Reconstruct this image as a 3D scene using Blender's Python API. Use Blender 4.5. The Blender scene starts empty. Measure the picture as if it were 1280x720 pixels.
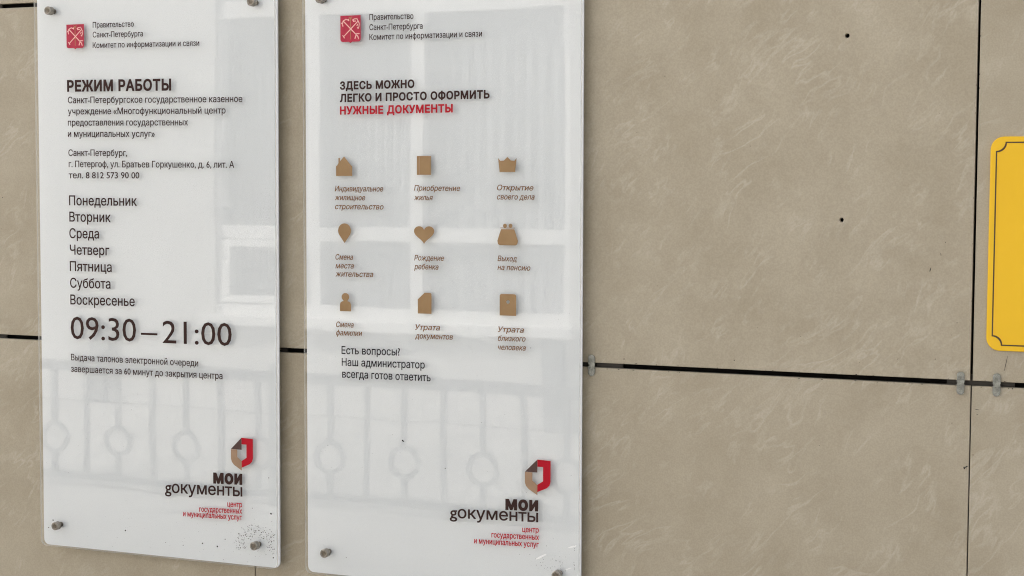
import bpy, bmesh, math, random
import numpy as np
from mathutils import Vector, Matrix
from mathutils.geometry import delaunay_2d_cdt
random.seed(7)
S = bpy.context.scene
C = S.collection
PI = math.pi
R = math.radians

# ------------------------------------------------------------------ camera
# metres; the wall face is the plane Y = 0, X runs right along it, Z up,
# the origin is the crossing of the wide joint and the right-hand joint
cam_d = bpy.data.cameras.new('camera')
cam = bpy.data.objects.new('camera', cam_d)
C.objects.link(cam)
S.camera = cam
yaw, pitch, roll = R(22.0554), R(-3.5424), R(-0.3041)
RM = Matrix.Rotation(yaw, 3, 'Z') @ Matrix.Rotation(pitch, 3, 'X') @ Matrix.Rotation(roll, 3, 'Y')
right, fwd, up = RM.col[0], RM.col[1], RM.col[2]
mw = Matrix((right, up, -fwd)).transposed().to_4x4()
mw.translation = Vector((0.2731, -2.4609, 0.2833))
cam.matrix_world = mw
cam_d.sensor_width = 36.0
cam_d.lens = 36.0 * 2052.48 / 1280.0
cam_d.clip_start = 0.05
cam_d.clip_end = 3000.0

# ------------------------------------------------------------------ light
SUN_EL, SUN_ROT = R(38), R(-63)
W = bpy.data.worlds.new('World')
S.world = W
W.use_nodes = True
wn = W.node_tree.nodes
sky = wn.new('ShaderNodeTexSky')
sky.sky_type = 'NISHITA'
sky.sun_disc = False
sky.sun_elevation = SUN_EL
sky.sun_rotation = SUN_ROT
sky.dust_density = 6.0
sky.air_density = 0.8
sky.ozone_density = 0.6
hs = wn.new('ShaderNodeHueSaturation')      # thin bright cloud: a much paler blue
hs.inputs['Saturation'].default_value = 0.38
W.node_tree.links.new(sky.outputs[0], hs.inputs['Color'])
W.node_tree.links.new(hs.outputs[0], wn['Background'].inputs[0])
wn['Background'].inputs[1].default_value = 0.15
sun_d = bpy.data.lights.new('sun', 'SUN')
sun_d.energy = 3.5
sun_d.angle = R(3)
sun_d.color = (1.0, 0.95, 0.88)
sun = bpy.data.objects.new('sun', sun_d)
C.objects.link(sun)
sd = Vector((math.sin(SUN_ROT) * math.cos(SUN_EL), math.cos(SUN_ROT) * math.cos(SUN_EL), math.sin(SUN_EL)))
sun.rotation_euler = sd.to_track_quat('Z', 'Y').to_euler()
sun.location = sd * 20
S.view_settings.view_transform = 'Standard'
S.view_settings.look = 'None'
S.view_settings.gamma = 1.0
S.view_settings.exposure = 1.52
S.cycles.use_denoising = True
S.cycles.denoiser = 'OPENIMAGEDENOISE'
S.cycles.denoising_prefilter = 'NONE'
S.cycles.denoising_input_passes = 'RGB_ALBEDO_NORMAL'
S.render.filter_size = 1.1
S.cycles.filter_width = 1.1

# ------------------------------------------------------------------ materials
def mat(name, col, rough=0.6, metal=0.0, spec=0.5, coat=0.0):
    m = bpy.data.materials.new(name)
    m.use_nodes = True
    b = m.node_tree.nodes['Principled BSDF']
    b.inputs['Base Color'].default_value = (*col, 1)
    b.inputs['Roughness'].default_value = rough
    b.inputs['Metallic'].default_value = metal
    b.inputs['Specular IOR Level'].default_value = spec
    b.inputs['Coat Weight'].default_value = coat
    return m

def nd(m, t, **kw):
    n = m.node_tree.nodes.new(t)
    for k, v in kw.items():
        if k in n.inputs.keys():
            n.inputs[k].default_value = v
        else:
            setattr(n, k, v)
    return n

def lk(m, a, b):
    m.node_tree.links.new(a, b)

def mottle(m, c0, c1, scale, detail=6.0, bump=0.0, bscale=None, rough=None):
    """colour mottling between two real colours plus an optional fine bump"""
    b = m.node_tree.nodes['Principled BSDF']
    tc = nd(m, 'ShaderNodeTexCoord')
    n = nd(m, 'ShaderNodeTexNoise', Scale=scale, Detail=detail)
    lk(m, tc.outputs['Object'], n.inputs['Vector'])
    r = nd(m, 'ShaderNodeValToRGB')
    r.color_ramp.elements[0].position = 0.3
    r.color_ramp.elements[1].position = 0.7
    r.color_ramp.elements[0].color = (*c0, 1)
    r.color_ramp.elements[1].color = (*c1, 1)
    lk(m, n.outputs['Fac'], r.inputs[0])
    lk(m, r.outputs[0], b.inputs['Base Color'])
    if bump:
        n2 = nd(m, 'ShaderNodeTexNoise', Scale=bscale or scale * 6, Detail=4.0)
        lk(m, tc.outputs['Object'], n2.inputs['Vector'])
        bp = nd(m, 'ShaderNodeBump', Strength=bump, Distance=0.002)
        lk(m, n2.outputs['Fac'], bp.inputs['Height'])
        lk(m, bp.outputs[0], b.inputs['Normal'])
    return m

def tile_material():
    m = mat('veined_porcelain', (0.36, 0.31, 0.25), 0.33, spec=0.45)
    b = m.node_tree.nodes['Principled BSDF']
    tc = nd(m, 'ShaderNodeTexCoord')
    oi = nd(m, 'ShaderNodeObjectInfo')
    mu = nd(m, 'ShaderNodeMath', operation='MULTIPLY')
    mu.inputs[1].default_value = 37.0
    lk(m, oi.outputs['Random'], mu.inputs[0])
    cb = nd(m, 'ShaderNodeCombineXYZ')
    lk(m, mu.outputs[0], cb.inputs[1])
    va = nd(m, 'ShaderNodeVectorMath', operation='ADD')
    lk(m, tc.outputs['Object'], va.inputs[0])
    lk(m, cb.outputs[0], va.inputs[1])
    # broad warp of the coordinates so that streaks curl
    nw = nd(m, 'ShaderNodeTexNoise', Scale=7.0, Detail=2.0)
    lk(m, va.outputs[0], nw.inputs['Vector'])
    sc = nd(m, 'ShaderNodeVectorMath', operation='SCALE')
    sc.inputs['Scale'].default_value = 0.075
    lk(m, nw.outputs['Color'], sc.inputs[0])
    vb = nd(m, 'ShaderNodeVectorMath', operation='ADD')
    lk(m, va.outputs[0], vb.inputs[0])
    lk(m, sc.outputs[0], vb.inputs[1])

    def veins(rot, stretch, scale, lo, hi):
        mp = nd(m, 'ShaderNodeMapping')
        mp.inputs['Rotation'].default_value = (0, R(rot), 0)
        m2 = nd(m, 'ShaderNodeMapping')
        m2.inputs['Scale'].default_value = (scale * stretch, scale, scale)
        lk(m, vb.outputs[0], mp.inputs['Vector'])
        lk(m, mp.outputs[0], m2.inputs['Vector'])
        n = nd(m, 'ShaderNodeTexNoise', Scale=1.0, Detail=3.0, Roughness=0.55)
        lk(m, m2.outputs[0], n.inputs['Vector'])
        s = nd(m, 'ShaderNodeMath', operation='SUBTRACT')
        s.inputs[1].default_value = 0.5
        lk(m, n.outputs['Fac'], s.inputs[0])
        a = nd(m, 'ShaderNodeMath', operation='ABSOLUTE')
        lk(m, s.outputs[0], a.inputs[0])
        mr = nd(m, 'ShaderNodeMapRange')
        mr.inputs['From Min'].default_value = hi
        mr.inputs['From Max'].default_value = lo
        lk(m, a.outputs[0], mr.inputs['Value'])
        # keep them broken into short strokes
        k = nd(m, 'ShaderNodeTexNoise', Scale=scale * 1.5, Detail=2.0)
        lk(m, va.outputs[0], k.inputs['Vector'])
        kr = nd(m, 'ShaderNodeMapRange')
        kr.inputs['From Min'].default_value = 0.50
        kr.inputs['From Max'].default_value = 0.66
        lk(m, k.outputs['Fac'], kr.inputs['Value'])
        t = nd(m, 'ShaderNodeMath', operation='MULTIPLY')
        lk(m, mr.outputs[0], t.inputs[0])
        lk(m, kr.outputs[0], t.inputs[1])
        return t.outputs[0]
    v1 = veins(-32, 3.2, 13.0, 0.0, 0.055)
    v2 = veins(-50, 4.0, 7.0, 0.0, 0.032)
    mx = nd(m, 'ShaderNodeMath', operation='MAXIMUM')
    lk(m, v1, mx.inputs[0])
    lk(m, v2, mx.inputs[1])
    # cloudy base
    n0 = nd(m, 'ShaderNodeTexNoise', Scale=9.0, Detail=7.0, Roughness=0.6)
    lk(m, vb.outputs[0], n0.inputs['Vector'])
    r0 = nd(m, 'ShaderNodeValToRGB')
    r0.color_ramp.elements[0].position = 0.32
    r0.color_ramp.elements[1].position = 0.70
    r0.color_ramp.elements[0].color = (0.360, 0.306, 0.216, 1)
    r0.color_ramp.elements[1].color = (0.430, 0.374, 0.276, 1)
    lk(m, n0.outputs['Fac'], r0.inputs[0])
    ml = nd(m, 'ShaderNodeMix', data_type='RGBA')
    ml.inputs['B'].default_value = (0.58, 0.53, 0.44, 1)
    f = nd(m, 'ShaderNodeMath', operation='MULTIPLY')
    f.inputs[1].default_value = 0.33
    lk(m, mx.outputs[0], f.inputs[0])
    lk(m, f.outputs[0], ml.inputs[0])
    lk(m, r0.outputs[0], ml.inputs[6])
    ml.inputs[7].default_value = (0.58, 0.53, 0.44, 1)
    # dark grain
    g = nd(m, 'ShaderNodeTexNoise', Scale=420.0, Detail=2.0)
    lk(m, va.outputs[0], g.inputs['Vector'])
    gr = nd(m, 'ShaderNodeMapRange')
    gr.inputs['From Min'].default_value = 0.35
    gr.inputs['From Max'].default_value = 0.65
    gr.inputs['To Min'].default_value = 0.93
    gr.inputs['To Max'].default_value = 1.05
    lk(m, g.outputs['Fac'], gr.inputs['Value'])
    fm = nd(m, 'ShaderNodeVectorMath', operation='SCALE')
    lk(m, ml.outputs[2], fm.inputs[0])
    lk(m, gr.outputs[0], fm.inputs['Scale'])
    lk(m, fm.outputs[0], b.inputs['Base Color'])
    bp = nd(m, 'ShaderNodeBump', Strength=0.06, Distance=0.001)
    lk(m, g.outputs['Fac'], bp.inputs['Height'])
    lk(m, bp.outputs[0], b.inputs['Normal'])
    rr = nd(m, 'ShaderNodeMapRange')
    rr.inputs['To Min'].default_value = 0.27
    rr.inputs['To Max'].default_value = 0.42
    lk(m, n0.outputs['Fac'], rr.inputs['Value'])
    lk(m, rr.outputs[0], b.inputs['Roughness'])
    return m

def acrylic_material():
    """clear cast sheet: what is behind shows through, the surface mirrors by Fresnel"""
    m = bpy.data.materials.new('clear_acrylic')
    m.use_nodes = True
    nt = m.node_tree
    nt.nodes.remove(nt.nodes['Principled BSDF'])
    out = nt.nodes['Material Output']
    tr = nd(m, 'ShaderNodeBsdfTransparent')
    tr.inputs['Color'].default_value = (0.975, 0.98, 0.978, 1)
    gl = nd(m, 'ShaderNodeBsdfGlossy')
    gl.inputs['Roughness'].default_value = 0.018
    fr = nd(m, 'ShaderNodeFresnel')
    ge = nd(m, 'ShaderNodeNewGeometry')
    io = nd(m, 'ShaderNodeMapRange')      # the far face of the sheet mirrors as weakly as the near one
    io.inputs['To Min'].default_value = 1.48
    io.inputs['To Max'].default_value = 1 / 1.48
    lk(m, ge.outputs['Backfacing'], io.inputs['Value'])
    lk(m, io.outputs[0], fr.inputs['IOR'])
    tc = nd(m, 'ShaderNodeTexCoord')
    n = nd(m, 'ShaderNodeTexNoise', Scale=3.2, Detail=1.0)
    lk(m, tc.outputs['Object'], n.inputs['Vector'])
    bp = nd(m, 'ShaderNodeBump', Strength=1.0, Distance=0.0004)
    lk(m, n.outputs['Fac'], bp.inputs['Height'])
    lk(m, bp.outputs[0], gl.inputs['Normal'])
    mx = nd(m, 'ShaderNodeMixShader')
    lk(m, fr.outputs[0], mx.inputs[0])
    lk(m, tr.outputs[0], mx.inputs[1])
    lk(m, gl.outputs[0], mx.inputs[2])
    lk(m, mx.outputs[0], out.inputs['Surface'])
    return m

def edge_material():
    m = bpy.data.materials.new('acrylic_cut_edge')
    m.use_nodes = True
    nt = m.node_tree
    b = nt.nodes['Principled BSDF']
    b.inputs['Base Color'].default_value = (0.80, 0.77, 0.68, 1)
    b.inputs['Roughness'].default_value = 0.25
    tr = nd(m, 'ShaderNodeBsdfTransparent')
    mx = nd(m, 'ShaderNodeMixShader')
    mx.inputs[0].default_value = 0.40
    lk(m, tr.outputs[0], mx.inputs[1])
    lk(m, b.outputs[0], mx.inputs[2])
    lk(m, mx.outputs[0], nt.nodes['Material Output'].inputs['Surface'])
    return m

M_TILE = tile_material()
M_GAP = mat('dark_cavity', (0.012, 0.011, 0.010), 0.9, spec=0.1)
M_CORE = mottle(mat('rendered_wall', (0.4, 0.36, 0.3), 0.9), (0.34, 0.31, 0.26), (0.42, 0.38, 0.32), 3.0)
M_ACR = acrylic_material()
M_EDGE = edge_material()
M_BACK = mottle(mat('white_backing', (0.80, 0.81, 0.81), 0.35), (0.775, 0.785, 0.785), (0.80, 0.81, 0.81), 2.5)
M_INK = mat('dark_brown_ink', (0.042, 0.020, 0.016), 0.5, spec=0.12)
M_INK2 = mat('black_ink', (0.020, 0.016, 0.018), 0.5, spec=0.12)
M_RED = mat('red_ink', (0.44, 0.008, 0.020), 0.45, spec=0.12)
M_CREST = mottle(mat('crimson_print', (0.45, 0.02, 0.05), 0.45, spec=0.3), (0.40, 0.016, 0.045), (0.50, 0.03, 0.065), 120.0)
M_PINK = mat('pale_pink_print', (0.85, 0.50, 0.45), 0.5, spec=0.3)
M_GOLD = mat('dull_gold_print', (0.42, 0.20, 0.10), 0.5, spec=0.3)
M_CAP = mat('brown_caption_ink', (0.20, 0.098, 0.040), 0.5, spec=0.12)
M_BRONZE = mottle(mat('bronze_print', (0.30, 0.17, 0.085), 0.4, spec=0.35), (0.275, 0.160, 0.066), (0.34, 0.21, 0.095), 30.0)
M_TAN = mottle(mat('tan_print', (0.36, 0.22, 0.12), 0.4), (0.30, 0.18, 0.10), (0.38, 0.24, 0.14), 25.0)
M_FOLD = mat('fold_brown_print', (0.06, 0.022, 0.016), 0.4)
M_STEEL = mottle(mat('brushed_steel', (0.42, 0.39, 0.34), 0.34, metal=1.0), (0.22, 0.20, 0.17), (0.42, 0.39, 0.34), 160.0)
M_STEELD = mottle(mat('tarnished_steel', (0.20, 0.18, 0.15), 0.45, metal=1.0), (0.13, 0.11, 0.09), (0.27, 0.24, 0.19), 140.0)
M_ZINC = mottle(mat('galvanised_clip', (0.3, 0.3, 0.29), 0.27, metal=1.0), (0.13, 0.135, 0.125), (0.31, 0.32, 0.30), 150.0)
M_RAILD = mat('dark_rail', (0.05, 0.045, 0.038), 0.6, metal=0.3)  # one even dark base colour for the clip rails
M_DIRT = mat('dried_dirt', (0.045, 0.04, 0.038), 0.9, spec=0.1)
M_DIRT2 = mat('grey_smudge', (0.33, 0.33, 0.33), 0.9, spec=0.1)
M_WHITE_SC = mat('white_scratch', (0.9, 0.9, 0.88), 0.6)
M_YEL = mottle(mat('yellow_plastic', (0.86, 0.50, 0.006), 0.42, spec=0.4), (0.83, 0.485, 0.006), (0.87, 0.52, 0.008), 6.0)
M_YLINE = mat('dark_border_print', (0.05, 0.022, 0.008), 0.5)

# ------------------------------------------------------------------ helpers
def empty(name, loc=(0, 0, 0), label=None, cat=None, group=None, rot=(0, 0, 0)):
    o = bpy.data.objects.new(name, None)
    o.empty_display_size = 0.05
    C.objects.link(o)
    o.location = loc
    o.rotation_euler = rot
    if label: o['label'] = label
    if cat: o['category'] = cat
    if group: o['group'] = group
    return o

def obj(name, me, m, parent=None, loc=(0, 0, 0), rot=(0, 0, 0), label=None):
    if isinstance(me, bmesh.types.BMesh):
        bm = me
        me = bpy.data.meshes.new(name)
        bm.to_mesh(me)
        bm.free()
    for x in (m if isinstance(m, (list, tuple)) else [m]):
        if me.materials.find(x.name) < 0:
            me.materials.append(x)
    o = bpy.data.objects.new(name, me)
    C.objects.link(o)
    o.location = loc
    o.rotation_euler = rot
    if parent: o.parent = parent
    if label: o['label'] = label
    return o

def box(bm, x0, x1, y0, y1, z0, z1, bev=0.0, mi=0):
    r = bmesh.ops.create_cube(bm, size=1.0)
    for v in r['verts']:
        v.co = Vector((x0 + (v.co.x + .5) * (x1 - x0), y0 + (v.co.y + .5) * (y1 - y0), z0 + (v.co.z + .5) * (z1 - z0)))
    if bev:
        es = {e for v in r['verts'] for e in v.link_edges}
        bmesh.ops.bevel(bm, geom=list(es), offset=bev, segments=2, affect='EDGES')
    return bm

def nb():
    return bmesh.new()

def plate(polys, y_front, y_back, name, bev=0.0, scale=0.001):
    """2D outlines (mm, x right / z up; inner ones cut holes) as a solid plate facing -Y"""
    cu = bpy.data.curves.new(name, 'CURVE')
    cu.dimensions = '2D'
    cu.fill_mode = 'BOTH'
    h = abs(y_back - y_front) / 2
    cu.extrude = max(h - bev, 1e-6)
    cu.bevel_depth = bev
    cu.bevel_resolution = 1
    cu.offset = -bev
    for p in polys:
        sp = cu.splines.new('POLY')
        sp.points.add(len(p) - 1)
        for i, (x, z) in enumerate(p):
            sp.points[i].co = (x * scale, z * scale, 0, 1)
        sp.use_cyclic_u = True
    o = bpy.data.objects.new(name, cu)
    C.objects.link(o)
    me = bpy.data.meshes.new_from_object(o.evaluated_get(bpy.context.evaluated_depsgraph_get()))
    bpy.data.objects.remove(o)
    bpy.data.curves.remove(cu)
    me.materials.clear()
    me.transform(Matrix(((1, 0, 0, 0), (0, 0, -1, (y_front + y_back) / 2), (0, 1, 0, 0), (0, 0, 0, 1))))
    me.name = name
    return me

def rrect(x0, x1, z0, z1, r, n=6):
    p = []
    for cx, cz, a0 in ((x1 - r, z1 - r, 0), (x0 + r, z1 - r, 90), (x0 + r, z0 + r, 180), (x1 - r, z0 + r, 270)):
        for k in range(n + 1):
            a = R(a0 + 90 * k / n)
            p.append((cx + r * math.cos(a), cz + r * math.sin(a)))
    return p

def circ(cx, cz, r, n=20):
    return [(cx + r * math.cos(2 * PI * k / n), cz + r * math.sin(2 * PI * k / n)) for k in range(n)]

def arc(cx, cz, r, a0, a1, n=8, rz=None):
    rz = rz or r
    return [(cx + r * math.cos(R(a0 + (a1 - a0) * k / n)), cz + rz * math.sin(R(a0 + (a1 - a0) * k / n))) for k in range(n + 1)]

def lathe(bm, prof, cx=0, cz=0, n=24, axis='Y'):
    """profile of (radius, y) turned round an axis parallel to Y"""
    rings = []
    for r, y in prof:
        rings.append([bm.verts.new((cx + r * math.cos(2 * PI * k / n), y, cz + r * math.sin(2 * PI * k / n))) for k in range(n)] if r > 1e-7 else [bm.verts.new((cx, y, cz))])
    for a, b in zip(rings, rings[1:]):
        for k in range(n):
            k2 = (k + 1) % n
            if len(a) == 1: bm.faces.new((a[0], b[k], b[k2]))
            elif len(b) == 1: bm.faces.new((a[k], b[0], a[k2]))
            else: bm.faces.new((a[k], b[k], b[k2], a[k2]))
    bmesh.ops.recalc_face_normals(bm, faces=bm.faces)
    return bm

def strokes(paths, w, y, th=0.0002):
    """thin raised print strokes; paths in mm"""
    bm = nb()
    for k, p in enumerate(paths):
        for (a, b), (c, d) in zip(p, p[1:]):
            L = math.hypot(c - a, d - b)
            if L < 1e-6: continue
            nx, nz = -(d - b) / L * w / 2, (c - a) / L * w / 2
            ex, ez = (c - a) / L * w * .25, (d - b) / L * w * .25
            q = [(a - ex + nx, b - ez + nz), (a - ex - nx, b - ez - nz), (c + ex - nx, d + ez - nz), (c + ex + nx, d + ez + nz)]
            yy = y - th - (k % 3) * 0.00003
            f = [bm.verts.new((x / 1000, yy, z / 1000)) for x, z in q]
            g = [bm.verts.new((x / 1000, y, z / 1000)) for x, z in q]
            bm.faces.new(f)
            for i in range(4):
                bm.faces.new((f[i], g[i], g[(i + 1) % 4], f[(i + 1) % 4]))
    return bm

_cap = {}
def cap_height(style):
    if style not in _cap:
        c = bpy.data.curves.new('t', 'FONT'); c.body = 'Н'; c.size = 1.0
        o = bpy.data.objects.new('t', c); C.objects.link(o)
        bpy.context.view_layer.update()
        _cap[style] = o.dimensions.y
        bpy.data.objects.remove(o); bpy.data.curves.remove(c)
    return _cap[style]

INKS = {'r': (M_INK, 0.010, 0), 'b': (M_INK, 0.042, 0), 'e': (M_RED, 0.042, 0), 'l': (M_INK, 0.0, 0),
        'i': (M_CAP, 0.014, 0.22), 'd': (M_RED, 0.020, 0), 'h': (M_INK, 0.052, 0), 'g': (M_INK, 0.012, 0)}

def grow(me0, off):
    """move every outline outwards along its normal: a heavier weight of the face"""
    if not off: return
    co = np.array([(v.co.x, v.co.y) for v in me0.vertices])
    ed = np.array([tuple(e.vertices) for e in me0.edges])
    d = co[ed[:, 1]] - co[ed[:, 0]]
    nxt = {int(a): int(b) for a, b in ed}
    sign = np.ones(len(co))
    loops, seen = [], set()
    for st in nxt:
        if st in seen: continue
        lp, q = [], st
        while q not in seen and q in nxt:
            seen.add(q); lp.append(q); q = nxt[q]
        loops.append(lp)
    info = []
    for l in loops:
        p = co[l]
        p2 = np.roll(p, -1, axis=0)
        info.append((np.sum(p[:, 0] * p2[:, 1] - p2[:, 0] * p[:, 1]), p.min(axis=0), p.max(axis=0)))
    for l, (ar, lo, hi) in zip(loops, info):
        # the biggest outline it overlaps tells which way ink runs in this glyph
        big = max((q[0] for q in info if np.all(q[1] <= hi) and np.all(q[2] >= lo)), key=abs)
        sign[l] = 1 if big > 0 else -1
    L = np.maximum(np.linalg.norm(d, axis=1), 1e-9)
    n = np.stack([d[:, 1], -d[:, 0]], 1) / L[:, None] * sign[ed[:, 0]][:, None]
    acc = np.zeros_like(co)
    cnt = np.zeros(len(co))
    for k in (0, 1):
        np.add.at(acc, ed[:, k], n)
        np.add.at(cnt, ed[:, k], 1)
    l2 = np.maximum(np.sum(acc * acc, axis=1), 0.6)
    co = co + acc * (2 / l2)[:, None] * off
    for v, p in zip(me0.vertices, co):
        v.co.x, v.co.y = p

def fill_outlines(me0):
    """triangulate closed glyph outlines by the non-zero rule and give them thickness"""
    co = np.array([(v.co.x, v.co.y) for v in me0.vertices])
    ed = np.array([tuple(e.vertices) for e in me0.edges])
    vs, _, fs, _, _, _ = delaunay_2d_cdt([Vector(p) for p in co], [tuple(int(i) for i in e) for e in ed], [], 0, 1e-6)
    V = np.array([tuple(v) for v in vs])
    T = np.array([tuple(f) for f in fs if len(f) == 3])
    cen = V[T].mean(axis=1)
    A, B = co[ed[:, 0]], co[ed[:, 1]]
    keep = np.zeros(len(T), bool)
    for i, (px, py) in enumerate(cen):
        m1 = (A[:, 1] <= py) & (B[:, 1] > py)
        m2 = (A[:, 1] > py) & (B[:, 1] <= py)
        with np.errstate(divide='ignore', invalid='ignore'):
            xi = A[:, 0] + (py - A[:, 1]) * (B[:, 0] - A[:, 0]) / (B[:, 1] - A[:, 1])
        keep[i] = (np.sum(m1 & (xi > px)) - np.sum(m2 & (xi > px))) != 0
    T = T[keep]
    n, k = len(V), len(co)
    verts = [(x, y, 0.008) for x, y in V] + [(x, y, 0.008) for x, y in co] + [(x, y, 0.0) for x, y in co]
    faces = [tuple(int(j) for j in t) for t in T] + [(int(n + a), int(n + b), int(n + k + b), int(n + k + a)) for a, b in ed]
    me = bpy.data.meshes.new('lettering')
    me.from_pydata(verts, [], faces)
    return me

def text_line(body, u0, v0, u1, v1, cap, kind, y, parent):
    """one printed line fitted between its measured ends on the panel (mm)"""
    ink, off, shear = INKS[kind]
    if body.startswith('Есть') or body.startswith('Наш') or body.startswith('всегда'): ink = M_INK2
    c = bpy.data.curves.new('lettering', 'FONT')
    c.body = body
    c.size = 1.0
    c.resolution_u = 3
    c.shear = shear
    if kind in 'bhe': c.space_character = 1.10
    if kind == 'g': c.space_character = 0.98
    c.fill_mode = 'NONE'
    o = bpy.data.objects.new('t', c)
    C.objects.link(o)
    me0 = bpy.data.meshes.new_from_object(o.evaluated_get(bpy.context.evaluated_depsgraph_get()))
    bpy.data.objects.remove(o); bpy.data.curves.remove(c)
    grow(me0, off)
    me = fill_outlines(me0)
    bpy.data.meshes.remove(me0)
    xs = [v.co.x for v in me.vertices]
    x0, x1 = min(xs), max(xs)
    sx = (u1 - u0) / (x1 - x0) / 1000
    sz = cap / cap_height('n') / 1000
    slope = (v1 - v0) / (u1 - u0)
    for v in me.vertices:
        x, z, d = v.co.x, v.co.y, v.co.z
        px = (x - x0) * sx
        v.co = Vector((px, -d * 0.03 , z * sz + px * slope))
    me.name = 'lettering'
    return obj('lettering', me, ink, parent, (u0 / 1000, y, v0 / 1000))

# ------------------------------------------------------------------ wall of porcelain slabs
PX, PZ = 1.206, 0.608          # module
wall = empty('tiled_wall', (0, 0.03, -1.5), 'beige veined porcelain slab wall with black open joints behind all the signs', 'wall')
def wobj(name, me, m, loc=(0, 0, 0), rot=(0, 0, 0), label=None):
    o = obj(name, me, m, wall, (loc[0], loc[1] - 0.03, loc[2] + 1.5), rot, label)
    return o
wobj('wall_core', box(nb(), -14, 12, 0.035, 0.40, -1.5, 5.2), M_CORE)  # unseen rest of the wall, made large enough to block the sun
wobj('joint_backing', box(nb(), -7.30, 3.70, 0.022, 0.033, -1.49, 3.05), M_GAP)

def slab_mesh(w, h, holes=()):
    hw, hh = w * 500, h * 500
    polys = [[(-hw, -hh), (hw, -hh), (hw, hh), (-hw, hh)]] + [circ(x, z, r, 16) for x, z, r in holes]
    return plate(polys, 0.0, 0.011, 'porcelain_slab', bev=0.0009)

WS, HS = PX - 0.0035, PZ - 0.0078
plain = slab_mesh(WS, HS)
holed = slab_mesh(WS, HS, ((-189.5 + 603, 509.1 - 304, 3.3), (-193 + 603, 235.7 - 304, 3.1), ))
lower = slab_mesh(PX - 0.0018, HS)
for c in range(-6, 3):
    for r_ in range(-2, 5):
        cx, cz = c * PX + PX / 2, r_ * PZ + PZ / 2
        if c == -1 and r_ == 0: me = holed
        elif r_ == -1: me = lower
        else: me = plain
        dy = random.uniform(-0.0008, 0.0008)
        rz = 0.0
        if me is holed: dy = 0
        wobj('porcelain_slab', me, M_TILE, (cx, dy, cz), (0, rz, 0))
# dark plug at the bottom of each drilled hole
# steel clips that grip the slab edges over the horizontal joints
def clip_mesh():
    bm = nb()
    for s in (1, -1):
        # rounded tongue with a dished end lying on the slab
        pts = [(-5.6, 1.5), (5.6, 1.5), (5.6, 11.5)] + arc(0, 11.5, 5.6, 0, 180, 8)[1:-1] + [(-5.6, 11.5)]
        fr = [bm.verts.new((x / 1000, -0.0032, s * z / 1000)) for x, z in pts]
        bk = [bm.verts.new((x / 1000, -0.0009, s * z / 1000)) for x, z in pts]
        fs = [bm.faces.new(fr)]
        for i in range(len(pts)):
            j = (i + 1) % len(pts)
            bm.faces.new((fr[i], bk[i], bk[j], fr[j]))
        r = bmesh.ops.inset_individual(bm, faces=fs, thickness=0.0014, depth=-0.0013)
        box(bm, -0.0052, 0.0052, -0.0046, -0.0026, s * 0.0045 - 0.0014, s * 0.0045 + 0.0014, 0.0004)
    box(bm, -0.0048, 0.0048, -0.0012, 0.012, -0.0022, 0.0022)
    bmesh.ops.recalc_face_normals(bm, faces=bm.faces)
    me = bpy.data.meshes.new('steel_clip'); bm.to_mesh(me); bm.free()
    return me
cm = clip_mesh()
rail = bpy.data.meshes.new('clip_rail')
bmr = box(nb(), -0.048, 0.048, 0.010, 0.014, -0.012, 0.012); bmr.to_mesh(rail); bmr.free()
for r_ in range(-1, 5):
    for c in range(-5, 3):
        base = c * PX
        for dx in (-0.0148, 0.036, 0.6203):
            x = base + dx
            if r_ == 0 and -1.9 < x < -0.65: continue
            wobj('steel_clip', cm, M_ZINC, (x, 0, r_ * PZ - 0.0004))
        wobj('clip_rail', rail, M_RAILD, (base + 0.012, 0, r_ * PZ))
        wobj('clip_rail', rail, M_RAILD, (base + 0.6203, 0, r_ * PZ))

def flecks(items, y, name='flecks'):
    """small irregular chips standing a hair proud: (x, z, rx, rz, angle) in mm"""
    bm = nb()
    for x, z, rx, rz, a in items:
        n = 7
        ca, sa = math.cos(R(a)), math.sin(R(a))
        yy = y - random.uniform(0.00010, 0.0003)
        rim = []
        for k in range(n):
            t = 2 * PI * k / n
            q = random.uniform(0.75, 1.2)
            px, pz = rx * q * math.cos(t), rz * q * math.sin(t)
            rim.append(bm.verts.new(((x + px * ca - pz * sa) / 1000, y, (z + px * sa + pz * ca) / 1000)))
        c_ = bm.verts.new((x / 1000, yy, z / 1000))
        for k in range(n):
            bm.faces.new((c_, rim[(k + 1) % n], rim[k]))
    return bm
items = [(-61.7, 164.6, 0.7, 3.2, -14), (-41, 205, 0.5, 0.8, 0), (-47, 187, 0.4, 2.2, 10), (-532, 12, .9, 1.2, 0), (-354, 18, .9, .9, 0),
         (-106, 31, .5, 1.2, -20), (-52, 33, .4, 1.6, -20), (-22, 88, .5, 1.0, 0), (-86, 556, .7, .7, 0), (-470, 455, .8, .8, 0),
         (48, 31, .45, 11.5, -11), (-26, -60, .5, 1, 0), (9, -38, 3.4, .4, -4), (9.5, -45, 1.2, .4, 8), (5, -105, .7, .8, 0), (-4, -123, 2.6, .9, 40), (-7, -125, 1.2, 2.2, 10),
         (-1752, 290, 1.5, .8, 0), (-1748, 335, 1.2, 1.2, 0), (-1742, 200, .8, .8, 0), (-1739, 258, 1.0, 1.0, 0)]
for k in range(70):
    items.append((random.uniform(-1700, 600), random.choice((random.uniform(10, 590), random.uniform(-590, -10))), random.uniform(.25, .6), random.uniform(.25, .6), 0))
for k in range(46):
    items.append((random.uniform(-620, 80), random.choice((5.0, -4.9)) + random.uniform(-.3, .3), random.uniform(.5, 2.2), random.uniform(.3, .7), 0))
for k in range(16):
    items.append((random.choice((-2.4, 2.4)) + random.uniform(-.2, .2), random.uniform(10, 560), random.uniform(.2, .5), random.uniform(.5, 2.0), 0))
o = wobj('scuff_flecks', flecks(items, -0.0009), M_DIRT)
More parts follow.
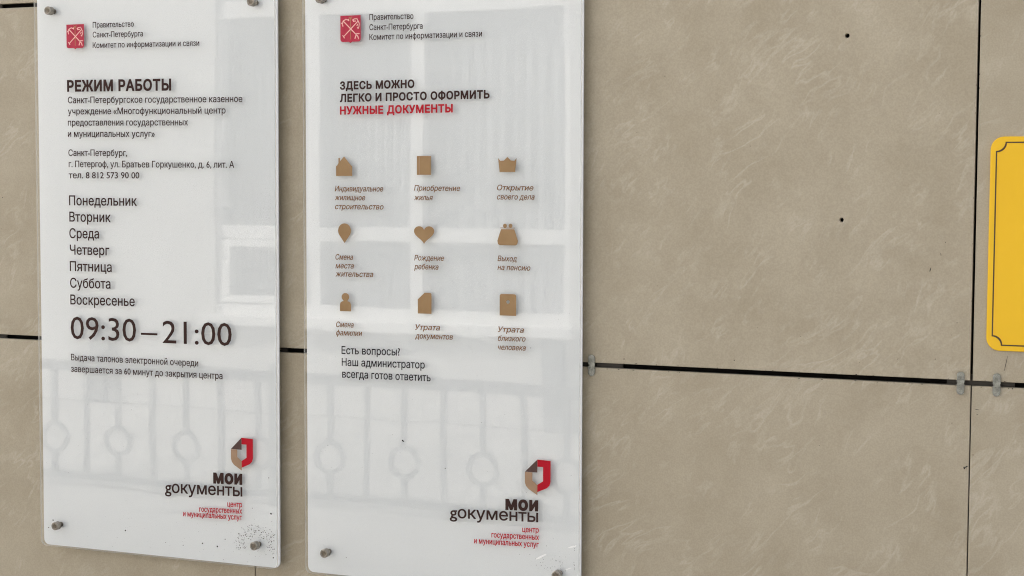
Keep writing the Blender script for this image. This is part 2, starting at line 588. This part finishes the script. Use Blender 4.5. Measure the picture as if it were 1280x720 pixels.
o['kind'] = 'stuff'

# ------------------------------------------------------------------ printed lines (mm on the panel: left, baseline, right, baseline, cap height, ink)
LINES_0 = [
  ('Правительство', 127.3, 935.6, 213.6, 934.8, 9.81, 'r'),
  ('Санкт-Петербурга', 127.1, 918.5, 232.3, 917.3, 9.82, 'r'),
  ('Комитет по информатизации и связи', 126.8, 900.0, 346.8, 897.9, 9.83, 'r'),
  ('РЕЖИМ РАБОТЫ', 70.8, 825.0, 289.4, 823.2, 18.72, 'b'),
  ('Санкт-Петербургское государственное казенное', 72.2, 803.7, 431.9, 800.4, 11.36, 'r'),
  ('учреждение «Многофункциональный центр', 71.9, 783.8, 398.6, 781.4, 11.37, 'r'),
  ('предоставления государственных', 71.6, 763.9, 323.0, 761.9, 11.38, 'r'),
  ('и муниципальных услуг»', 71.3, 743.9, 254.8, 742.6, 11.39, 'r'),
  ('Санкт-Петербург,', 71.9, 710.0, 197.0, 709.3, 11.41, 'r'),
  ('г. Петергоф, ул. Братьев Горкушенко, д. 6, лит. А', 72.3, 690.0, 415.0, 688.7, 11.41, 'r'),
  ('тел. 8 812 573 90 00', 72.0, 670.1, 222.0, 670.2, 11.42, 'r'),
  ('Понедельник', 72.1, 622.0, 216.4, 622.1, 17.46, 'r'),
  ('Вторник', 72.2, 592.8, 161.0, 592.7, 17.48, 'r'),
  ('Среда', 71.8, 563.1, 135.5, 563.4, 17.50, 'r'),
  ('Четверг', 72.4, 533.7, 157.0, 533.9, 17.52, 'r'),
  ('Пятница', 71.9, 504.1, 161.9, 504.4, 17.55, 'r'),
  ('Суббота', 72.0, 474.1, 158.9, 474.5, 17.57, 'r'),
  ('Воскресенье', 72.1, 444.0, 209.7, 445.0, 17.59, 'r'),
  ('09:30', 72.2, 381.8, 212.0, 382.1, 42.63, 'l'),
  ('—', 222.2, 381.9, 256.6, 382.2, 41.82, 'l'),
  ('21:00', 267.2, 382.0, 407.9, 382.3, 41.58, 'l'),
  ('Выдача талонов электронной очереди', 72.1, 343.0, 340.0, 343.9, 11.59, 'r'),
  ('завершается за 60 минут до закрытия центра', 71.8, 322.1, 389.0, 323.9, 11.60, 'r'),
  ('мои', 368.9, 141.8, 427.3, 143.5, 21.94, 'h'),
  ('gокументы', 269.3, 117.3, 427.2, 121.9, 21.39, 'g'),
  ('центр', 397.2, 102.1, 426.7, 103.0, 9.41, 'd'),
  ('государственных', 339.9, 88.6, 426.7, 91.8, 9.48, 'd'),
  ('и муниципальных услуг', 306.8, 78.0, 425.8, 80.5, 9.53, 'd'),
]
LINES_1 = [
  ('Правительство', 125.6, 930.6, 205.5, 929.8, 9.51, 'r'),
  ('Санкт-Петербурга', 125.5, 914.1, 222.0, 913.2, 9.52, 'r'),
  ('Комитет по информатизации и связи', 125.5, 898.1, 326.6, 897.4, 9.53, 'r'),
  ('ЗДЕСЬ МОЖНО', 70.6, 818.4, 207.1, 818.7, 12.40, 'b'),
  ('ЛЕГКО И ПРОСТО ОФОРМИТЬ', 70.5, 797.9, 339.9, 799.2, 12.41, 'b'),
  ('НУЖНЫЕ ДОКУМЕНТЫ', 70.4, 777.3, 275.5, 778.0, 12.43, 'e'),
  ('Индивидуальное', 60.1, 649.7, 150.0, 649.6, 9.05, 'i'),
  ('жилищное', 60.0, 635.0, 116.8, 634.9, 9.06, 'i'),
  ('строительство', 60.4, 620.0, 150.7, 620.0, 9.07, 'i'),
  ('Приобретение', 206.1, 651.2, 288.6, 650.8, 8.87, 'i'),
  ('жилья', 206.1, 635.8, 240.1, 635.8, 8.88, 'i'),
  ('Открытие', 353.1, 652.2, 415.8, 652.0, 8.69, 'i'),
  ('своего дела', 353.1, 637.5, 417.7, 637.6, 8.70, 'i'),
  ('Смена', 60.9, 535.8, 93.8, 536.0, 9.10, 'i'),
  ('места', 60.8, 521.2, 95.4, 521.5, 9.11, 'i'),
  ('жительства', 60.8, 507.6, 131.3, 508.0, 9.11, 'i'),
  ('Рождение', 206.4, 537.1, 260.2, 537.4, 8.92, 'i'),
  ('ребенка', 206.4, 522.6, 250.2, 522.9, 8.92, 'i'),
  ('Выход', 354.2, 538.8, 387.5, 538.7, 8.73, 'i'),
  ('на пенсию', 354.2, 524.7, 410.9, 524.5, 8.74, 'i'),
  ('Смена', 61.6, 422.7, 94.7, 422.9, 9.15, 'i'),
  ('фамилии', 61.5, 408.9, 110.5, 409.3, 9.15, 'i'),
  ('Утрата', 207.9, 423.2, 253.0, 423.6, 8.96, 'i'),
  ('документов', 207.8, 409.0, 275.9, 409.4, 8.97, 'i'),
  ('Утрата', 355.1, 424.7, 400.2, 425.0, 8.78, 'i'),
  ('близкого', 355.1, 410.3, 403.0, 410.9, 8.78, 'i'),
  ('человека', 355.2, 396.0, 403.5, 396.5, 8.79, 'i'),
  ('Есть вопросы?', 71.7, 377.9, 180.2, 379.4, 12.92, 'r'),
  ('Наш администратор', 72.0, 358.0, 225.3, 359.8, 12.93, 'r'),
  ('всегда готов ответить', 72.7, 338.1, 235.9, 339.3, 12.94, 'r'),
  ('мои', 368.8, 138.0, 425.5, 139.7, 20.62, 'h'),
  ('gокументы', 270.2, 116.4, 425.6, 121.1, 19.87, 'g'),
  ('центр', 398.3, 103.0, 426.8, 104.2, 8.98, 'd'),
  ('государственных', 344.5, 89.8, 427.2, 92.3, 9.06, 'd'),
  ('и муниципальных услуг', 313.9, 77.5, 426.8, 80.4, 9.10, 'd'),
]

# ------------------------------------------------------------------ the two acrylic signs
SW, SH = 495.0, 1000.0
Y_PF, Y_PB = 0.0, 0.0042          # clear pane, front at the sign's own y = 0
Y_BF, Y_BB = 0.0090, 0.0125       # white backing
def split_edges(me, n_front):
    """cut edges of the sheet get the second material slot"""
    for p in me.polygons:
        p.material_index = 0 if abs(p.normal.y) > 0.9 else 1

pane_me = plate([rrect(0, SW, 0, SH, 11)], Y_PF, Y_PB, 'clear_pane', bev=0.0004)
back_me = plate([rrect(0.5, SW + 0.5, 0, SH, 11)], Y_BF, Y_BB, 'white_backing', bev=0.0005)
for p in pane_me.polygons:
    p.material_index = 0
pane_me.materials.append(M_ACR); pane_me.materials.append(M_EDGE)
split_edges(pane_me, 0)

def bolt_mesh():
    bm = nb()
    lathe(bm, [(0, -0.0098), (0.0044, -0.0098), (0.0050, -0.0108), (0.0066, -0.0108), (0.0074, -0.0100), (0.0074, -0.0040), (0.0068, -0.0036), (0.0068, -0.0024), (0.0076, -0.0020), (0.0076, -0.0008), (0.0066, -0.0002), (0, -0.0002)], n=28)
    me = bpy.data.meshes.new('standoff_cap'); bm.to_mesh(me); bm.free()
    for p in me.polygons: p.use_smooth = False
    return me
def spacer_mesh():
    bm = nb()
    lathe(bm, [(0, 0.0044), (0.0045, 0.0044), (0.0045, 0.0088), (0, 0.0088)], n=20)
    lathe(bm, [(0, 0.0127), (0.0075, 0.0127), (0.0075, 0.0298), (0, 0.0298)], n=24)
    me = bpy.data.meshes.new('spacer'); bm.to_mesh(me); bm.free()
    return me
cap_me, sp_me = bolt_mesh(), spacer_mesh()
disc_me = bpy.data.meshes.new('dish')
_b = nb(); lathe(_b, [(0, -0.0104), (0.0043, -0.0101)], n=6); _b.to_mesh(disc_me); _b.free()

def sign(x, z, rot, label, lines, bolts):
    s = empty('acrylic_sign', (x, -0.030, z), label, 'sign', 'white acrylic information panels on bolts', (0, -rot, 0))
    obj('white_backing', back_me, M_BACK, s)
    obj('clear_pane', pane_me, [M_ACR, M_EDGE], s)
    for u, v in bolts:
        b = obj('standoff_cap', cap_me, M_STEEL, s, (u / 1000, 0, v / 1000), (0, random.uniform(0, 3), 0))
        obj('socket', disc_me, M_STEELD, b)
        obj('spacer', sp_me, M_STEELD, s, (u / 1000, 0, v / 1000))
    for L in lines:
        text_line(*L, -0.00005, s)
    return s

Y_PR = -0.00005
def pr(name, polys, m, s, th=0.0003, label=None):
    return obj(name, plate(polys, Y_PR - th, Y_PR, name), m, s, label=label)

def crest(s, x0, x1, z0, z1):
    w, h = x1 - x0, z1 - z0
    X = lambda t: x0 + t * w
    Z = lambda t: z0 + t * h
    tip = h * 0.045
    out = [(x0, z1), (x0, z0 + w * .12)] + arc(x0 + w * .12, z0 + w * .12, w * .12, 180, 270, 4)[1:] + \
          [(X(.42), z0), (X(.5), z0 - tip), (X(.58), z0)] + arc(x1 - w * .12, z0 + w * .12, w * .12, 270, 360, 4) + [(x1, z1)]
    c = pr('coat_of_arms', [out], M_CREST, s)
    c['label'] = 'crimson shield with two crossed pale anchors and a gold sceptre'
    T = lambda pts: [(X(a), Z(b)) for a, b in pts]
    # river anchor, upper left to lower right; sea anchor, upper right to lower left
    a1 = [T([(.14, .80), (.86, .20)]),
          T([(.14, .80), (.10, .68), (.13, .60)]), T([(.10, .70), (.06, .72)]), T([(.14, .80), (.28, .86), (.42, .82)]), T([(.40, .86), (.42, .80)]),
          T([(.80, .30), (.94, .30)]), T([(.78, .26), (.72, .12)]), T([(.86, .20), (.90, .10)])]
    a2 = [T([(.88, .78), (.16, .20)]),
          T([(.88, .78), (.82, .87), (.68, .86), (.62, .80)]), T([(.62, .84), (.66, .76)]), T([(.68, .78), (.76, .78)]),
          T([(.88, .78), (.94, .68), (.92, .56), (.86, .50)]), T([(.90, .50), (.84, .54)]), T([(.82, .60), (.86, .66)]), T([(.12, .25), (.20, .15)])]
    obj('anchor', strokes(a1, w * .045, Y_PR - 0.0003), M_PINK, c)
    obj('anchor', strokes(a2, w * .040, Y_PR - 0.0004), M_PINK, c)
    sc = strokes([T([(.50, .92), (.50, .10)]), T([(.42, .94), (.50, .90), (.58, .94)]), T([(.45, .87), (.55, .87)]), T([(.47, .40), (.53, .40)])], w * .03, Y_PR - 0.00028)
    obj('sceptre', sc, M_GOLD, c)

def folded_mark(s, x0, x1, z0, z1):
    w, h = x1 - x0, z1 - z0
    X = lambda t: x0 + t * w
    Z = lambda t: z0 + t * h
    T = lambda pts: [(X(a), Z(b)) for a, b in pts]
    m = pr('folded_sheet_emblem', [T([(.49, 1.0), (1.0, .985), (1.0, .40), (.96, .29), (.85, .21), (.49, .085), (.49, .29), (.71, .40), (.71, .80), (.49, .80)])], M_RED, s)
    m['label'] = 'red, tan and dark brown folded sheet emblem'
    obj('tan_fold', plate([T([(0, .63), (.29, .63), (.29, .40), (.49, .28), (.49, 0.0), (.15, .15), (.04, .24), (0, .34)])], Y_PR - 0.0003, Y_PR, 'tan_fold'), M_TAN, m)
    obj('dark_fold', plate([T([(.485, 1.0), (.485, .635), (0, .635)])], Y_PR - 0.0003, Y_PR, 'dark_fold'), M_FOLD, m)

sign1 = sign(-1.6398, -0.3766, 0.0011, 'white panel of opening hours headed in capitals, a large 09:30—21:00 across it', LINES_0,
             ((38.2, 968), (455, 968), (39.2, 39.8), (455, 39.3)))
crest(sign1, 70.9, 108.3, 900.9, 942.7)
folded_mark(sign1, 405.0, 448.8, 167.1, 224.1)
sign2 = sign(-1.0896, -0.3763, 0.0031, 'white panel with nine small bronze pictograms in three rows of three', LINES_1,
             ((37.5, 968), (459, 968), (41.8, 38.8), (460.1, 39.7)))
crest(sign2, 71.9, 109.5, 896.2, 939.3)
folded_mark(sign2, 402.6, 446.6, 164.7, 222.1)

# pictograms
def bx(x0, x1, z0, z1):
    return lambda pts: [(x0 + a * (x1 - x0), z0 + b * (z1 - z0)) for a, b in pts]
f = bx(62.8, 92.7, 675.1, 707.5)
pr('house_pictogram', [f([(0, 0), (1, 0), (1, .50), (.93, .54), (.5, 1), (.24, .74), (.24, .92), (.15, .92), (.15, .66), (.07, .54), (0, .50)])], M_BRONZE, sign2)
f = bx(211.5, 236.6, 676.8, 707.5)
d = pr('door_pictogram', [f([(0, 0), (1, 0), (1, 1), (0, 1)])], M_BRONZE, sign2)
obj('door_leaf_line', plate([f([(.16, .04), (.20, .04), (.20, .96), (.16, .96)])], Y_PR - 0.0005, Y_PR - 0.0003, 'door_leaf_line'), M_TAN, d)
f = bx(355.0, 386.8, 681.3, 705.3)
pr('crown_pictogram', [f([(.08, 0), (.92, 0), (1, .92), (.88, .74), (.68, .76), (.5, 1), (.32, .76), (.12, .74), (0, .92)])], M_BRONZE, sign2)
pin = arc(78.15, 584.0, 12.0, -28, 208, 18, 12.4) + [(74.8, 568.2), (78.15, 563.6), (81.5, 568.2)]
pr('balloon_pictogram', [pin], M_BRONZE, sign2)
f = bx(206.1, 242.5, 563.9, 593.3)
hr = []
for k in range(40):
    t = 2 * PI * k / 40
    hx = 16 * math.sin(t) ** 3
    hz = 13 * math.cos(t) - 5 * math.cos(2 * t) - 2 * math.cos(3 * t) - math.cos(4 * t)
    hr.append((.5 + hx / 32, (hz + 17) / 29))
pr('heart_pictogram', [f(hr)], M_BRONZE, sign2)
f = bx(354.0, 389.4, 564.3, 599.6)
pr('purse_pictogram', [f([(.18, .73), (.82, .73), (.92, .45), (1.0, .20), (.97, .05), (.88, 0), (.12, 0), (.03, .05), (0, .20), (.08, .45)]),
                       circ(367.0, 595.5, 3.3, 14), circ(376.6, 595.5, 3.3, 14), f([(.15, .765), (.85, .765), (.85, .80), (.15, .80)])], M_BRONZE, sign2)
f = bx(69.0, 89.7, 449.7, 480.2)
pr('person_pictogram', [f([(0, 0), (1, 0), (1, .34), (.95, .47), (.78, .54), (.66, .56), (.78, .66)] + [(.5 + .34 * math.cos(R(a)), .78 + .22 * math.sin(R(a))) for a in range(-15, 196, 15)] + [(.22, .66), (.34, .56), (.22, .54), (.05, .47), (0, .34)])], M_BRONZE, sign2)
f = bx(212.9, 237.6, 450.1, 484.4)
pr('paper_pictogram', [f([(0, 0), (1, 0), (1, .93), (.94, .99), (.88, 1), (.5, 1), (0, .68)])], M_BRONZE, sign2)
f = bx(358.2, 386.6, 451.4, 486.1)
pr('tablet_pictogram', [f([(0, 0), (1, 0), (1, .92), (.96, .98), (.88, 1), (.12, 1), (.04, .98), (0, .92)]), circ(372.6, 473.5, 3.0, 12)], M_BRONZE, sign2)

# grime on the faces of the panes
rg = random.Random(11)
def grime(s, items, m, name):
    o = obj(name, flecks(items, Y_PR - 0.00002, name), m, s)
    o['kind'] = 'stuff'
it = []
for k in range(230):                      # halo of specks round the lower right bolt
    a = rg.uniform(-25, 200); r_ = rg.gauss(27, 6)
    if r_ < 11: continue
    q = rg.uniform(.25, .75)
    it.append((455 + r_ * math.cos(R(a)) * 1.15, 39.3 + r_ * math.sin(R(a)), q, q * rg.uniform(.6, 2.2), rg.uniform(0, 180)))
for k in range(70):
    q = rg.uniform(.2, .55)
    it.append((455 + rg.gauss(0, 38), 39.3 + rg.gauss(0, 28), q, q, 0))
for k in range(130):
    q = rg.uniform(.15, .4)
    it.append((rg.uniform(10, 485), rg.uniform(6, 70) if k % 2 else rg.uniform(5, 300), q, q, 0))
for u, v, q in ((185, 42, 1.6), (346, 33, 1.6), (376, 30, 1.7), (392, 44, 1.2), (484, 96, 1.9), (490, 20, 1.5), (420, 56, 1.4), (447, 103, 1.0), (28, 48, 1.6), (18, 34, 1.3), (306, 26, 1), (270, 28, .9), (480, 158, 1.1)):
    it.append((min(u, 488), v, q, q * .8, rg.uniform(0, 180)))
it = [a for a in it if 4 < a[0] < 490 and 4 < a[1] < 990]
grime(sign1, it, M_DIRT, 'dirt_specks')
it = []
for k in range(90):
    q = rg.uniform(.12, .4)
    it.append((rg.uniform(10, 485), rg.uniform(5, 500), q, q, 0))
for k in range(60):
    q = rg.uniform(.2, .6)
    it.append((min(488, 460 + rg.gauss(0, 26)), 44 + abs(rg.gauss(0, 22)), q, q, 0))
for u, v, a, b, t in ((185.5, 238, 3.0, 1.1, -35), (262, 197, .8, 1.4, 0), (412, 401, .8, .8, 0), (79, 33, .8, .8, 0), (45, 222, .8, .5, 0)):
    it.append((u, v, a, b, t))
grime(sign2, [a for a in it if 4 < a[0] < 490], M_DIRT, 'dirt_specks')
grime(sign2, [(432, 66, 11, 1.6, 28), (484, 86, 9, 1.2, 18), (478, 50, 6, .7, 20)], M_WHITE_SC, 'pale_scratches')

# ------------------------------------------------------------------ yellow plate at the right edge
yel = empty('yellow_sign_plate', (0.020, -0.0045, 0.0495), 'blank yellow plate with rounded corners and thin dark border right of the vertical joint', 'sign')
YW, YH = 440.0, 309.0
obj('plate', plate([rrect(0, YW, 0, YH, 19, 8)], 0, 0.0036, 'plate', bev=0.0007), M_YEL, yel)
def notched(i, r, lw):
    """border outline whose corners curve inwards"""
    x0, x1, z0, z1 = i, YW - i, i, YH - i
    p = []
    p += [(a, b) for a, b in arc(x0, z0, r, 90, 0, 7)]
    p += [(a, b) for a, b in arc(x1, z0, r, 180, 90, 7)]
    p += [(a, b) for a, b in arc(x1, z1, r, 270, 180, 7)]
    p += [(a, b) for a, b in arc(x0, z1, r, 360, 270, 7)]
    return p
obj('border_line', plate([notched(7.5, 13.2, 0), notched(9.4, 13.2, 0)], -0.0003, -0.00005, 'border_line'), M_YLINE, yel)

# ------------------------------------------------------------------ the far side of the street, seen mirrored in the panes
GZ = -1.5
M_GRD = mottle(mat('asphalt', (0.16, 0.155, 0.15), 0.9), (0.13, 0.127, 0.122), (0.19, 0.185, 0.178), 2.0, bump=0.4, bscale=60)
M_PAVE = mottle(mat('concrete_paving', (0.36, 0.35, 0.33), 0.85), (0.30, 0.29, 0.275), (0.40, 0.39, 0.37), 1.7, bump=0.3, bscale=40)
M_FAC = mottle(mat('pale_facade', (0.46, 0.45, 0.43), 0.85), (0.50, 0.49, 0.47), (0.57, 0.56, 0.54), 1.2)
M_PVC = mat('white_window_plastic', (0.82, 0.82, 0.81), 0.35)
M_GLASS = M_ACR
M_BLIND = mottle(mat('net_curtain', (0.6, 0.6, 0.6), 0.9), (0.27, 0.28, 0.30), (0.40, 0.40, 0.41), 1.0)
M_RAIL = mat('grey_painted_steel', (0.12, 0.125, 0.13), 0.5)

g = obj('ground', box(nb(), -900, 900, -900, 900, GZ - 0.3, GZ), M_GRD)
g['kind'] = 'structure'
p_ = obj('pavement', box(nb(), -30, 30, -7.95, 0.03, GZ + 0.001, GZ + 0.12), M_PAVE)
p_['kind'] = 'structure'
GZ2 = GZ + 0.12

fb = empty('facing_building', (-4.7, -8.0, GZ2), 'pale building with white framed windows mirrored faintly in both panels', 'building')
def fo(name, bm, m, parent=fb, par_loc=(0, 0, 0)):
    return obj(name, bm, m, parent)
O = lambda x, y, z: (x + 4.7, y + 8.0, z - GZ2)
def fbox(bm, x0, x1, y0, y1, z0, z1, bev=0):
    a = O(x0, y0, z0); b = O(x1, y1, z1)
    return box(bm, a[0], b[0], a[1], b[1], a[2], b[2], bev)
fo('wall', fbox(nb(), -13.5, 3.5, -12.0, -8.16, GZ2, 4.3), M_FAC)
groups = [(-12.2, -10.6, -9.0), (-6.305, -5.50, -4.675, -3.525), (-1.6, -0.1, 1.4)]
bm = nb()
fbox(bm, -13.5, 3.5, -8.158, -8.0, GZ2, -0.745); fbox(bm, -13.5, 3.5, -8.158, -8.0, 2.65, 4.3)
edges_ = [-13.5] + [e for g_ in groups for e in (g_[0], g_[-1])] + [3.5]
for a, b in zip(edges_[::2], edges_[1::2]):
    fbox(bm, a, b, -8.158, -8.0, -0.745, 2.65)
fo('apron_wall', bm, M_FAC)
fo('cornice', fbox(nb(), -13.6, 3.6, -12.0, -7.85, 4.302, 4.5, .01), M_FAC)
for x in (-11.3, -7.33, -3.62, 0.6):
    fo('pilaster', fbox(nb(), x - .07, x + .07, -7.998, -7.93, GZ2, -0.75, .005), M_RAIL)
for g_ in groups:
    fo('sill', fbox(nb(), g_[0] - .05, g_[-1] + .05, -8.15, -7.90, -0.742, -0.66, .008), M_PVC)
    for a, b in zip(g_, g_[1:]):
        bm = nb()
        y0, y1 = -8.13, -8.03
        fbox(bm, a, a + .05, y0, y1, -0.66, 2.65); fbox(bm, b - .05, b, y0, y1, -0.66, 2.65)
        fbox(bm, a + .05, b - .05, y0, y1, -0.66, -0.58); fbox(bm, a + .05, b - .05, y0, y1, 2.57, 2.65)
        fbox(bm, a + .05, b - .05, y0, y1, -0.12, -0.02); fbox(bm, a + .05, b - .05, y0, y1, 1.5, 1.62)
        if a == -6.305:   # opening sash in the lower light
            for s0, s1, t0, t1 in ((a + .06, a + .12, -.57, -.13), (b - .12, b - .06, -.57, -.13), (a + .12, b - .12, -.57, -.52), (a + .12, b - .12, -.18, -.13)):
                fbox(bm, s0, s1, y0 + .02, y1 + .015, t0, t1)
        w = fo('window', bm, M_PVC)
        obj('pane', fbox(nb(), a + .04, b - .04, -8.10, -8.09, -0.6, 2.6), M_GLASS, w)
        cu = nb()
        N = 60
        vs = [[cu.verts.new(O(a + .03 + (b - a - .06) * k / N, -8.143 + .012 * math.sin(k * 1.15 + a) + .006 * math.sin(k * .37 + 2 * a), z)) for k in range(N + 1)] for z in (-.63, 2.62)]
        for k in range(N): cu.faces.new((vs[0][k], vs[0][k + 1], vs[1][k + 1], vs[1][k]))
        obj('curtain', cu, M_BLIND, w)

# low fence of round-topped bars with rings
fe = empty('ring_fence', (-4.0, -5.0, GZ2), 'low grey metal fence with rings in its bars mirrored in both panels', 'fence')
def ro(name, bm, m=M_RAIL, loc=(0, 0, 0)):
    return obj(name, bm, m, fe, loc)
F = lambda x: x + 4.0
zz = lambda z: z - GZ2
ro('top_rail', box(nb(), F(-9.5), F(2.5), -.025, .025, zz(-.735), zz(-.68), .004))
ro('bottom_rail', box(nb(), F(-9.5), F(2.5), -.02, .02, zz(-1.335), zz(-1.30), .003))
bar = bpy.data.meshes.new('bar'); b_ = box(nb(), -.013, .013, -.013, .013, zz(-1.30), zz(-.735)); b_.to_mesh(bar); b_.free()
upb = bpy.data.meshes.new('upper_bar'); b_ = box(nb(), -.013, .013, -.013, .013, zz(-1.026), zz(-.735)); b_.to_mesh(upb); b_.free()
lob = bpy.data.meshes.new('lower_bar'); b_ = box(nb(), -.013, .013, -.013, .013, zz(-1.30), zz(-1.194)); b_.to_mesh(lob); b_.free()
ring = plate([circ(0, 0, 88, 28), circ(0, 0, 64, 28)], -.010, .010, 'ring')
post = bpy.data.meshes.new('post'); b_ = box(nb(), -.03, .03, -.03, .03, 0, zz(-.64), .004); b_.to_mesh(post); b_.free()
x = -9.323; k = 0
while x < 2.4:
    rx = F(x)
    if k % 2 == 0:
        ro('upper_bar', upb, loc=(rx, 0, 0)); ro('lower_bar', lob, loc=(rx, 0, 0)); ro('ring', ring, loc=(rx, 0, zz(-1.11)))
    else:
        ro('bar', bar, loc=(rx, 0, 0))
    if k % 12 == 0: ro('post', post, loc=(rx + .1075, 0, 0))
    x += 0.215; k += 1
